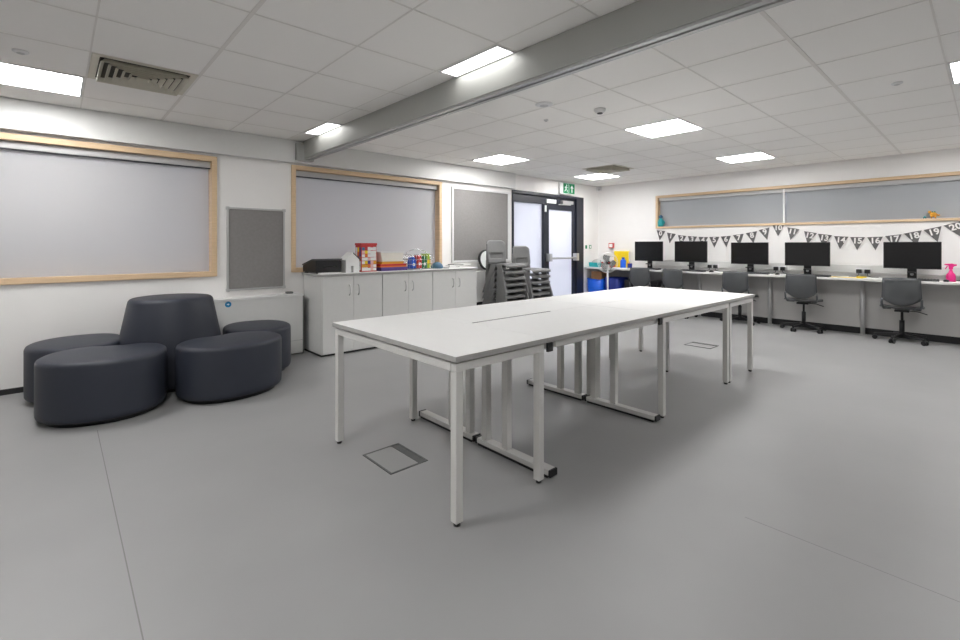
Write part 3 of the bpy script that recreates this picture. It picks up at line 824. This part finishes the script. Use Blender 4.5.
for sx, sy, n, rz, word in ((4.90, 4.83, 7, 0.0, 'tall'), (5.46, 4.83, 6, 0.0, 'shorter')):
    for k in range(n):
        c = ch0 if first else copy_tree(ch0)
        first = False
        c.location = (sx, sy - 0.004 * k, 0.088 * k); c.rotation_euler = (0, 0, rz)
        pos = 'topmost' if k == n - 1 else ('lowest' if k == 0 else ['', 'second', 'third', 'fourth', 'fifth', 'sixth'][k] + ' from the floor')
        side = 'nearer the cabinets' if word == 'tall' else 'nearer the dark door'
        c['label'] = 'grey plastic school chair, %s in the %s stack %s' % (pos, word, side)
        c['group'] = 'chairs in the %s stack' % word

# ------------------------------------------------------------------ wall desk with posts
ZD = 0.79
t = thing('wall_desk', 'long white worktop on steel posts along the far wall', 'desk', (7.78, -1.2, 0))
MB().box((0, 0, ZD - 0.03), (0.455, 6.655, ZD - 0.0012)).build('desk_edge', M['frame'], t, bevel=0.002)
MB().box((0.001, 0.001, ZD - 0.0012), (0.454, 6.654, ZD)).build('worktop', M['lam'], t)
for y in (-0.05, 1.185, 2.31, 3.38, 4.69):
    p = MB().tube((0.40, y + 1.2, 0.0), (0.40, y + 1.2, ZD - 0.03), 0.026, n=24).tube((0.40, y + 1.2, 0.0), (0.40, y + 1.2, 0.008), 0.045, n=24)
    p.build('post', M['postgrey'], t)

# monitors
def monitor():
    t = thing('monitor', 'x', 'monitor')
    MB().box((-0.012, -0.27, 0.140), (0.012, 0.27, 0.480)).box((0.012, -0.13, 0.20), (0.035, 0.13, 0.40)).build('display_case', M['black'], t, bevel=0.004)
    MB().box((-0.0135, -0.262, 0.155), (-0.012, 0.262, 0.473)).build('screen', M['screen'], t)
    MB().box((0.035, -0.045, 0.01), (0.06, 0.045, 0.33)).box((-0.045, -0.04, 0.085), (0.045, 0.04, 0.10)).build('stand_neck', M['black'], t, bevel=0.005)
    MB().box((-0.08, -0.12, 0), (0.10, 0.12, 0.012)).build('stand_base', M['black'], t, bevel=0.004)
    MB().tube((0.0335, 0, 0.07), (0.0345, 0, 0.07), 0.018, n=20).build('cable_hole', M['cassette'], t)
    return t
mon = monitor()
mons = [(4.17, 0, 0, 'leftmost black monitor, nearest the yellow folder'), (3.44, 2, 0, 'black monitor second from the left, under bunting numbers two to four'),
        (2.535, -4, 0.012, 'slightly tilted black monitor under bunting number eight, in the middle'), (1.782, 3, 0, 'black monitor under bunting numbers twelve and thirteen'),
        (0.675, 0, 0, 'rightmost black monitor, nearest the pink spray bottle')]
for i, (y, rz, rx, lb) in enumerate(mons):
    o = mon if i == 0 else copy_tree(mon)
    o.location = (7.98, y + (0.03 if i == 0 else 0.0), ZD); o.scale = (1, 1, 1.05 if i < 2 else 1.0); o.rotation_euler = (0, 0, math.radians(rz))
    o['label'] = lb; o['group'] = 'monitors on the wall desk'
def keyboard():
    t = thing('keyboard', 'x', 'keyboard')
    MB().prism([(-0.065, 0.0), (0.065, 0.0), (0.065, 0.022), (-0.065, 0.01)], -0.21, 0.21, axis='y').build('key_tray', M['black'], t, bevel=0.002)
    k_ = MB()
    for r in range(5):
        for c in range(15):
            x = -0.052 + r * 0.024; y = -0.195 + c * 0.027
            z = 0.0115 + (x + 0.065) / 0.13 * 0.012
            k_.box((x - 0.009, y - 0.010, z), (x + 0.009, y + 0.010, z + 0.004))
    k_.build('keys', M['tchair'], t, fixn=False)
    return t
kb = keyboard()
# prism along y: profile is (x, z)
for i, (x, y, rz, lb) in enumerate(((7.875, 4.15, 3, 'black keyboard before the leftmost monitor'), (7.875, 3.38, -4, 'black keyboard before the second monitor from the left'), (7.875, 2.45, 5, 'black keyboard before the middle tilted monitor'),
                                    (7.875, 1.70, -3, 'black keyboard before the monitor under bunting twelve'), (7.875, 0.63, 2, 'black keyboard before the rightmost monitor'))):
    o = kb if i == 0 else copy_tree(kb)
    o.location = (x, y, ZD); o.rotation_euler = (0, 0, math.radians(rz)); o['label'] = lb; o['group'] = 'keyboards on the wall desk'
def mouse():
    t = thing('mouse', 'x', 'mouse')
    MB().ball((0, 0, 0.012), 0.03, 16, sc=(1.5, 0.95, 0.55)).box((-0.04, -0.022, 0), (0.04, 0.022, 0.012)).build('shell', M['black'], t)
    MB().box((-0.03, -0.003, 0.024), (-0.012, 0.003, 0.030)).build('scroll_wheel', M['tchair'], t)
    return t
ms = mouse()
for i, (y, lb) in enumerate(((3.83, 'black mouse right of the leftmost keyboard'), (3.06, 'black mouse before the first double socket'), (2.12, 'black mouse right of the tilted monitor'), (0.36, 'black mouse beside the pink spray bottle'))):
    o = ms if i == 0 else copy_tree(ms)
    o.location = (7.87, y, ZD + 0.0005); o['label'] = lb; o['group'] = 'mice on the wall desk'
for y, lb in ((3.16, 'black double socket pod on the wall between the second and third monitors'), (2.18, 'black double socket pod between the tilted monitor and the next'), (1.18, 'black double socket pod left of the rightmost monitor'),
              (0.17, 'black socket pod at the right edge beyond the spray bottle')):
    t = thing('socket_pod', lb, 'socket', (XW - 0.04, y, 0.83))
    MB().box((-0.03, -0.085, 0), (0, 0.085, 0.075)).build('socket_plate', M['whiteframe'], t, bevel=0.004)
    for s in (-1, 1):
        MB().box((-0.075, s * 0.045 - 0.03, 0.012), (-0.03, s * 0.045 + 0.03, 0.066)).build('plug', M['black'], t, bevel=0.006)
        MB().path([(-0.06, s * 0.045, 0.014), (-0.065, s * 0.05, -0.02), (-0.05, s * 0.09, -0.035), (-0.03, s * 0.16, -0.038)], 0.004, 6).build('flex', M['black'], t)
t = thing('spray_bottle', 'pink spray bottle on the desk beside the rightmost monitor', 'bottle', (7.97, 0.325, ZD))
MB().lathe([(0.04, 0), (0.043, 0.01), (0.043, 0.06), (0.038, 0.085), (0.022, 0.11), (0.014, 0.135), (0.014, 0.15)], 24).build('bottle_body', M['pink'], t)
MB().prism([(-0.018, 0.15), (0.018, 0.15), (0.022, 0.195), (0.055, 0.198), (0.055, 0.212), (-0.01, 0.218), (-0.03, 0.21), (-0.05, 0.21), (-0.05, 0.19), (-0.03, 0.188), (-0.018, 0.17)], -0.012, 0.012, axis='x').build('trigger_head', M['pink'], t, bevel=0.003)
MB().prism([(0.022, 0.19), (0.034, 0.19), (0.052, 0.15), (0.044, 0.148)], -0.006, 0.006, axis='x').build('trigger', M['pink'], t)
t = thing('yellow_ruler', 'bright yellow strip of card lying on the desk between two monitors', 'ruler', (7.90, 1.31, ZD))
MB().box((-0.04, -0.17, 0), (0.03, 0.17, 0.006)).build('strip', M['yellow'], t)
MB().box((-0.01, -0.20, 0.006), (0.05, -0.10, 0.022)).build('folded_end', M['yellow'], t, bevel=0.003)

# ------------------------------------------------------------------ swivel chairs
def task_chair():
    # faces +X (towards the desk); back rest on the -X side
    t = thing('swivel_chair', 'x', 'chair')
    st = MB()
    st.tube((0, 0, 0.055), (0, 0, 0.12), 0.035, 0.03, n=20)
    for k in range(5):
        a = 2 * PI * k / 5 + 0.3
        ca, sa = math.cos(a), math.sin(a)
        R_ = Matrix.Rotation(a, 4, 'Z')
        st.add([(0.02, -0.022, 0.065), (0.02, 0.022, 0.065), (0.02, 0.018, 0.105), (0.02, -0.018, 0.105),
                (0.275, -0.014, 0.062), (0.275, 0.014, 0.062), (0.275, 0.01, 0.080), (0.275, -0.01, 0.080)],
               [(0, 3, 2, 1), (4, 5, 6, 7), (0, 1, 5, 4), (1, 2, 6, 5), (2, 3, 7, 6), (3, 0, 4, 7)], mtx=R_)
    st.build('star_base', M['black'], t, bevel=0.003)
    for k in range(5):
        a = 2 * PI * k / 5 + 0.3
        x, y = 0.265 * math.cos(a), 0.265 * math.sin(a)
        d = Vector((-math.sin(a), math.cos(a), 0))
        c = MB()
        for s in (-1, 1):
            c.tube(Vector((x, y, 0.027)) + d * s * 0.008, Vector((x, y, 0.027)) + d * s * 0.026, 0.027, n=16)
        c.tube((x, y, 0.027), (x, y, 0.065), 0.009, n=8)
        c.build('caster', M['black'], t)
    MB().tube((0, 0, 0.12), (0, 0, 0.27), 0.026, n=20).tube((0, 0, 0.27), (0, 0, 0.385), 0.014, n=16).build('gas_column', M['black'], t)
    MB().box((-0.12, -0.07, 0.385), (0.10, 0.07, 0.41)).build('seat_plate', M['black'], t, bevel=0.004)
    MB().path([(0.0, -0.06, 0.395), (0.0, -0.15, 0.39), (-0.02, -0.235, 0.365)], 0.006, 8).build('lever', M['black'], t)
    def seatf(u, v):
        x = -0.21 + 0.42 * u; y = (v - 0.5) * (0.43 - 0.05 * abs(u - 0.4))
        r = abs(v - 0.5) * 2
        z = 0.425 + 0.02 * r ** 2 + 0.012 * (1 - u) - (0.03 * ((u - 0.85) / 0.15) ** 2 if u > 0.85 else 0)
        return (x, y, z)
    MB().grid(seatf, 12, 12).build('seat', M['tchair'], t, solid=0.012)
    def backf(u, v):
        # u across (y), v up
        r = (u - 0.5) * 2
        w = 0.365 - 0.02 * v if v > 0.2 else 0.365 - 0.10 * ((0.2 - v) / 0.2) ** 2
        y = r * w / 2
        z = 0.475 + 0.345 * v - 0.01 * r * r * v + (0.045 * abs(r) ** 2.5 * (1 - v))
        x = -0.245 - 0.03 * v + 0.05 * r * r - 0.02 * math.sin(v * PI)
        return (x, y, z)
    MB().grid(backf, 14, 14).build('backrest', M['tchair'], t, solid=0.009)
    # bright rim round the back shell
    rim = [backf(0, v / 10) for v in range(11)] + [backf(u / 10, 1) for u in range(1, 11)] + [backf(1, 1 - v / 10) for v in range(1, 11)]
    MB().path(rim, 0.007, 6).build('back_rim', M['tchair'], t)
    for s in (-1, 1):
        MB().path([(-0.06, s * 0.11, 0.42), (-0.17, s * 0.17, 0.43), (-0.215, s * 0.185, 0.48), (-0.225, s * 0.185, 0.56)], 0.013, 8).build('back_bracket', M['tchair'], t)
    return t
tc_ = task_chair()
tcs = [(7.98, 4.28, 6, 'dark swivel chair at the far left of the wall desk'), (7.94, 3.62, -4, 'dark swivel chair second from the left at the wall desk'),
       (7.98, 2.67, 2, 'dark swivel chair behind the far corner of the long table'), (7.98, 1.82, 4, 'dark swivel chair under the monitor below bunting twelve'),
       (7.98, 0.765, 4, 'dark swivel chair in front of the rightmost monitor')]
for i, (x, y, rz, lb) in enumerate(tcs):
    o = tc_ if i == 0 else copy_tree(tc_)
    o.location = (x, y, 0); o.rotation_euler = (0, 0, math.radians(rz)); o['label'] = lb; o['group'] = 'swivel chairs at the wall desk'

# ------------------------------------------------------------------ number bunting
bt = thing('number_bunting', 'grey triangle bunting numbered 0 to 20 hung under the high window', 'bunting', (XW - 0.012, 4.18, 1.52))
bx, by, bz = bt.location
flags = [(4.188, 4.02, 1.508, 1.486), (3.99, 3.825, 1.458, 1.428), (3.789, 3.635, 1.412, 1.392), (3.61, 3.45, 1.389, 1.376), (3.426, 3.265, 1.374, 1.367), (3.245, 3.08, 1.368, 1.370),
         (3.06, 2.90, 1.374, 1.384), (2.869, 2.705, 1.393, 1.414), (2.676, 2.510, 1.424, 1.453), (2.49, 2.335, 1.468, 1.508), (2.302, 2.13, 1.551, 1.549), (2.096, 1.935, 1.503, 1.468),
         (1.88, 1.719, 1.439, 1.406), (1.707, 1.54, 1.397, 1.372), (1.518, 1.352, 1.361, 1.348), (1.335, 1.17, 1.344, 1.340), (1.15, 0.982, 1.340, 1.345), (0.962, 0.794, 1.352, 1.374),
         (0.774, 0.602, 1.382, 1.422), (0.587, 0.420, 1.424, 1.470), (0.405, 0.225, 1.476, 1.540)]
sp = []
for k, (ya, yb, za, zb) in enumerate(flags):
    mid = Vector(((ya + yb) / 2, (za + zb) / 2)); e = Vector((yb - ya, zb - za)).normalized()
    nn = Vector((e.y, -e.x)) if e.x > 0 else Vector((-e.y, e.x))
    if nn.y > 0: nn = -nn
    tip = mid + nn * 0.185
    o = MB().prism([(ya - by, za - bz), (yb - by, zb - bz), (tip.x - by, tip.y - bz)], -0.002 - 0.001 * (k % 2), 0.0, axis='x').build('flag', M['bunt'], bt)
    cpos = mid + nn * 0.056
    ang = math.atan2(zb - za, -(yb - ya))
    mt_ = on_right(-0.0032 - 0.001 * (k % 2), cpos.x - by, cpos.y - bz) @ Matrix.Rotation(ang, 4, 'Z')
    text_part(str(k), 0.118 if k < 10 else 0.108, mt_, 'numeral', M['buntw'], o, bold=0.003)
    sp += [(-0.001, ya - by, za - bz), (-0.001, yb - by, zb - bz)]
MB().path(sp, 0.0025, 6).build('string', M['buntw'], bt)

# toys on the high sill
t = thing('toy_figure', 'small teal figure at the left end of the high window sill', 'toy', (XW + 0.02, 4.125, 1.571)); t.scale = (1.3, 1.3, 1.25)
MB().lathe([(0.035, 0), (0.042, 0.02), (0.04, 0.07), (0.025, 0.11), (0.02, 0.12)], 20).build('body', M['teal'], t)
MB().ball((0, 0, 0.145), 0.028, 14).build('head', M['sblue'], t)
for s in (-1, 1):
    MB().path([(0, s * 0.03, 0.095), (-0.01, s * 0.055, 0.07), (-0.015, s * 0.06, 0.04)], 0.009, 8).build('arm', M['teal'], t)
t = thing('toy_dinosaur', 'small orange and yellow toy animal on the high window sill', 'toy', (XW + 0.02, 0.495, 1.571)); t.scale = (0.8, 0.62, 0.95)
MB().ball((0, 0, 0.05), 0.035, 16, sc=(0.8, 1.6, 0.9)).ball((0, 0.055, 0.085), 0.022, 14, sc=(0.9, 1.2, 0.9)).path([(0, -0.04, 0.055), (0, -0.07, 0.04), (0, -0.095, 0.045)], 0.010, 8).build('body', M['kidor'], t)
for s in (-1, 1):
    for q in (-0.03, 0.03):
        MB().tube((s * 0.014, q, 0), (s * 0.014, q, 0.04), 0.010, n=10).build('leg', M['kidor'], t)
MB().prism([(-0.04, 0.078), (-0.02, 0.10), (0.0, 0.082), (0.018, 0.10), (0.035, 0.08)], -0.004, 0.004, axis='x').build('back_spines', M['dgreen'], t)
t = thing('toy_car', 'small dark teal toy beside the orange toy on the high sill', 'toy', (XW + 0.02, 0.575, 1.571)); t.scale = (0.7, 0.45, 0.7)
MB().box((-0.02, -0.035, 0.008), (0.02, 0.035, 0.028)).box((-0.016, -0.018, 0.028), (0.016, 0.02, 0.045)).build('body', M['teal'], t, bevel=0.004)
for q in (-0.022, 0.022):
    MB().tube((-0.022, q, 0.01), (0.022, q, 0.01), 0.010, n=12).build('wheel', M['black'], t)

# ------------------------------------------------------------------ clutter in the far left corner of the desk
t = thing('teal_tub', 'teal plastic box with a clear lid beside the door', 'box', (8.03, 5.31, ZD))
MB().prism([(-0.12, 0), (0.12, 0), (0.135, 0.09), (-0.135, 0.09)], -0.12, 0.10, axis='x').build('tub', M['teal'], t, bevel=0.005)
MB().lathe([(0.12, 0.09), (0.12, 0.10), (0.08, 0.14), (0.02, 0.155)], 20).build('lid', M['alu'], t)
t = thing('yellow_folder', 'bright yellow folder standing against the wall by the leftmost monitor', 'folder', (8.18, 4.89, ZD))
MB().box((0, -0.17, 0), (0.05, 0.15, 0.32)).build('cover', M['yellow'], t, bevel=0.012)
MB().box((0.008, -0.18, 0.01), (0.042, -0.17, 0.30)).build('pages', M['paper'], t)
t = thing('blue_bottle', 'blue bottle standing before the yellow folder', 'bottle', (8.02, 4.74, ZD))
MB().lathe([(0.05, 0), (0.055, 0.02), (0.055, 0.14), (0.03, 0.17), (0.025, 0.18)], 24).build('bottle_body', M['blue'], t)
MB().lathe([(0.03, 0.18), (0.03, 0.20), (0.02, 0.205)], 20).build('cap', M['navy'], t)
t = thing('pencil_pot', 'dark navy pot between the blue bottle and the monitor', 'pot', (8.02, 4.60, ZD))
MB().lathe([(0.04, 0), (0.045, 0.09), (0.04, 0.09), (0.035, 0.01)], 20).build('pot', M['navy'], t)
MB().tube((0, 0, 0.01), (0.01, 0.015, 0.12), 0.005, n=8).build('pencil', M['red'], t)
t = thing('red_box', 'red and brown box behind the fan', 'box', (8.02, 5.04, ZD))
MB().box((-0.1, -0.06, 0), (0.12, 0.12, 0.11)).build('carton', M['red'], t, bevel=0.005)
MB().box((-0.102, -0.05, 0.03), (-0.1, 0.1, 0.09)).build('printed_patch', M['card'], t)
t = thing('paper_sheet', 'white papers on the desk left of the leftmost monitor', 'papers', (7.90, 4.70, ZD), 0.2)
MB().box((-0.10, -0.15, 0), (0.10, 0.15, 0.006)).build('sheets', M['paper'], t)
MB().box((-0.05, -0.12, 0.006), (0.04, 0.05, 0.008)).build('top_sheet', mat('pale_blue_paper', (200, 215, 235), 0.7, noise=0.01), t)

# fan on a white pole, in front of the desk
t = thing('pedestal_fan', 'white pedestal fan with grey blades in front of the desk corner', 'fan', (7.55, 4.78, 0))
FZ = 0.905
MB().lathe([(0.17, 0), (0.17, 0.015), (0.12, 0.03), (0.03, 0.05)], 32).build('fan_foot', M['whiteframe'], t)
MB().tube((0, 0, 0.04), (0, 0, FZ - 0.12), 0.016, n=16).box((-0.02, -0.02, FZ - 0.14), (0.03, 0.02, FZ - 0.04)).build('pole', M['whiteframe'], t)
fm = Matrix.Translation((0, 0, FZ)) @ Matrix.Rotation(math.radians(-127), 4, 'Z') @ Matrix.Rotation(math.radians(90), 4, 'Y')
MB().tube((0, 0, -0.11), (0, 0, -0.02), 0.045, 0.05, n=20, mtx=fm).build('motor', M['whiteframe'], t)
gr = MB(); R0 = 0.185
for z, rr in ((-0.02, R0), (0.035, R0 * 0.98)):
    gr.path([(rr * math.cos(2 * PI * i / 36), rr * math.sin(2 * PI * i / 36), z) for i in range(36)], 0.004, 6, closed=True, mtx=fm)
for i in range(30):
    a = 2 * PI * i / 30
    for sgn, z0_ in ((1, 0.055), (-1, -0.05)):
        gr.path([(0.035 * math.cos(a), 0.035 * math.sin(a), z0_), (R0 * 0.7 * math.cos(a), R0 * 0.7 * math.sin(a), z0_), (R0 * math.cos(a), R0 * math.sin(a), 0.0)], 0.0013, 4, mtx=fm)
gr.build('grille', M['whiteframe'], t)
for k in range(3):
    a = 2 * PI * k / 3 + 0.5
    pts = []
    for j in range(9):
        tt = j / 8
        pts.append((math.cos(a + 0.55 * math.sin(tt * PI) * 1.0 - 0.35) * (0.03 + 0.13 * tt), math.sin(a + 0.55 * math.sin(tt * PI) - 0.35) * (0.03 + 0.13 * tt)))
    for j in range(9):
        tt = 1 - j / 8
        pts.append((math.cos(a + 1.0 + 0.5 * math.sin(tt * PI)) * (0.03 + 0.135 * tt), math.sin(a + 1.0 + 0.5 * math.sin(tt * PI)) * (0.03 + 0.135 * tt)))
    MB().prism(pts, 0.0, 0.006, mtx=fm).build('blade', M['fangrey'], t)
MB().lathe([(0.036, -0.005), (0.036, 0.03), (0.03, 0.062), (0.01, 0.066)], 20, mtx=fm).build('hub', M['black'], t)
MB().lathe([(0.012, 0.066), (0.012, 0.0675)], 16, mtx=fm).build('hub_badge', M['red'], t)

# under the desk
def tub(name, label, x, y, w, d, h, m1, wob=0.0):
    t = thing(name, label, 'tub', (x, y, 0))
    n = 28; prof = [(0.80, 0), (0.86, 0.02), (0.97, h * 0.6), (1.03, h), (0.97, h), (0.92, h * 0.9)]
    vs = []
    for k_, z in prof:
        for i in range(n):
            a = 2 * PI * i / n
            ex = 0.55
            xx = abs(math.cos(a)) ** ex * (1 if math.cos(a) > 0 else -1) * w / 2 * k_
            yy = abs(math.sin(a)) ** ex * (1 if math.sin(a) > 0 else -1) * d / 2 * k_
            vs.append((xx, yy, z + wob * math.sin(3 * a) * (z / h)))
    fs = [(j * n + i, j * n + (i + 1) % n, (j + 1) * n + (i + 1) % n, (j + 1) * n + i) for j in range(len(prof) - 1) for i in range(n)]
    MB().add(vs, fs, 0, True).add(vs[:n], [tuple(reversed(range(n)))]).add([(a_, b_, h * 0.8) for a_, b_, c_ in vs[-n:]], [tuple(range(n))]).build('tub_shell', m1, t)
    MB().path([(vs[3 * n + i][0], vs[3 * n + i][1], vs[3 * n + i][2]) for i in range(n)], 0.009, 6, closed=True).build('rim', m1, t)
tub('blue_tub', 'bright blue flexible tub under the desk beside the door', 7.98, 5.25, 0.42, 0.36, 0.56, M['blue'], 0.012)
tub('navy_tub', 'navy tub under the desk behind the fan pole', 7.98, 4.86, 0.40, 0.34, 0.60, M['navy'])
t = thing('cardboard_box', 'brown cardboard box sitting in the blue tub', 'box', (7.98, 5.24, 0.48))
MB().box((-0.12, -0.12, 0), (0.12, 0.11, 0.22)).build('carton', M['card'], t, bevel=0.004)
MB().box((-0.122, -0.122, 0.215), (0.03, 0.112, 0.225)).build('flap', M['card'], t)
for (y, h, lb) in ((4.53, 0.58, 'black computer case under the desk at the left'), (4.05, 0.58, 'black computer case under the desk between the two left chairs')):
    t = thing('computer_case', lb, 'computer', (8.03, y, 0.0), group='computer cases under the wall desk')
    MB().box((-0.17, -0.09, 0.01), (0.2, 0.09, h)).build('case', M['black'], t, bevel=0.004)
    MB().box((-0.175, -0.085, 0.02), (-0.17, 0.085, h - 0.15)).build('front_panel', M['black'], t)
    MB().box((-0.176, -0.06, h - 0.10), (-0.17, 0.06, h - 0.05)).build('drive_slot', M['black'], t)
    MB().box((-0.15, -0.08, 0), (-0.1, 0.08, 0.01)).box((0.12, -0.08, 0), (0.17, 0.08, 0.01)).build('feet', M['black'], t)

# ------------------------------------------------------------------ daylight outside
w = bpy.data.worlds.new('World'); bpy.context.scene.world = w
w.use_nodes = True
bg = w.node_tree.nodes['Background']
sky = w.node_tree.nodes.new('ShaderNodeTexSky')
sky.sky_type = 'HOSEK_WILKIE'; sky.turbidity = 6
sky.sun_direction = (0.3, -0.4, 0.6)
mixn = w.node_tree.nodes.new('ShaderNodeMixRGB'); mixn.inputs['Fac'].default_value = 0.95
mixn.inputs['Color2'].default_value = lin((232, 235, 247))
w.node_tree.links.new(sky.outputs[0], mixn.inputs['Color1'])
w.node_tree.links.new(mixn.outputs[0], bg.inputs['Color'])
bg.inputs['Strength'].default_value = 1.75

# ------------------------------------------------------------------ camera
cam = bpy.data.cameras.new('camera'); co = bpy.data.objects.new('camera', cam); C.objects.link(co)
th = 0.832325
co.location = (0, 0, 1.233)
co.rotation_euler = (PI / 2, 0, th - PI / 2)
cam.sensor_fit = 'HORIZONTAL'; cam.sensor_width = 36.0
cam.lens = 465.16 / 960 * 36
cam.shift_y = -(320 - 244.8) / 960
cam.clip_start = 0.05
sc = bpy.context.scene
sc.camera = co
sc.view_settings.view_transform = 'Standard'
sc.view_settings.look = 'None'
sc.view_settings.gamma = 1.0
sc.view_settings.use_curve_mapping = False
sc.view_settings.exposure = 0.35
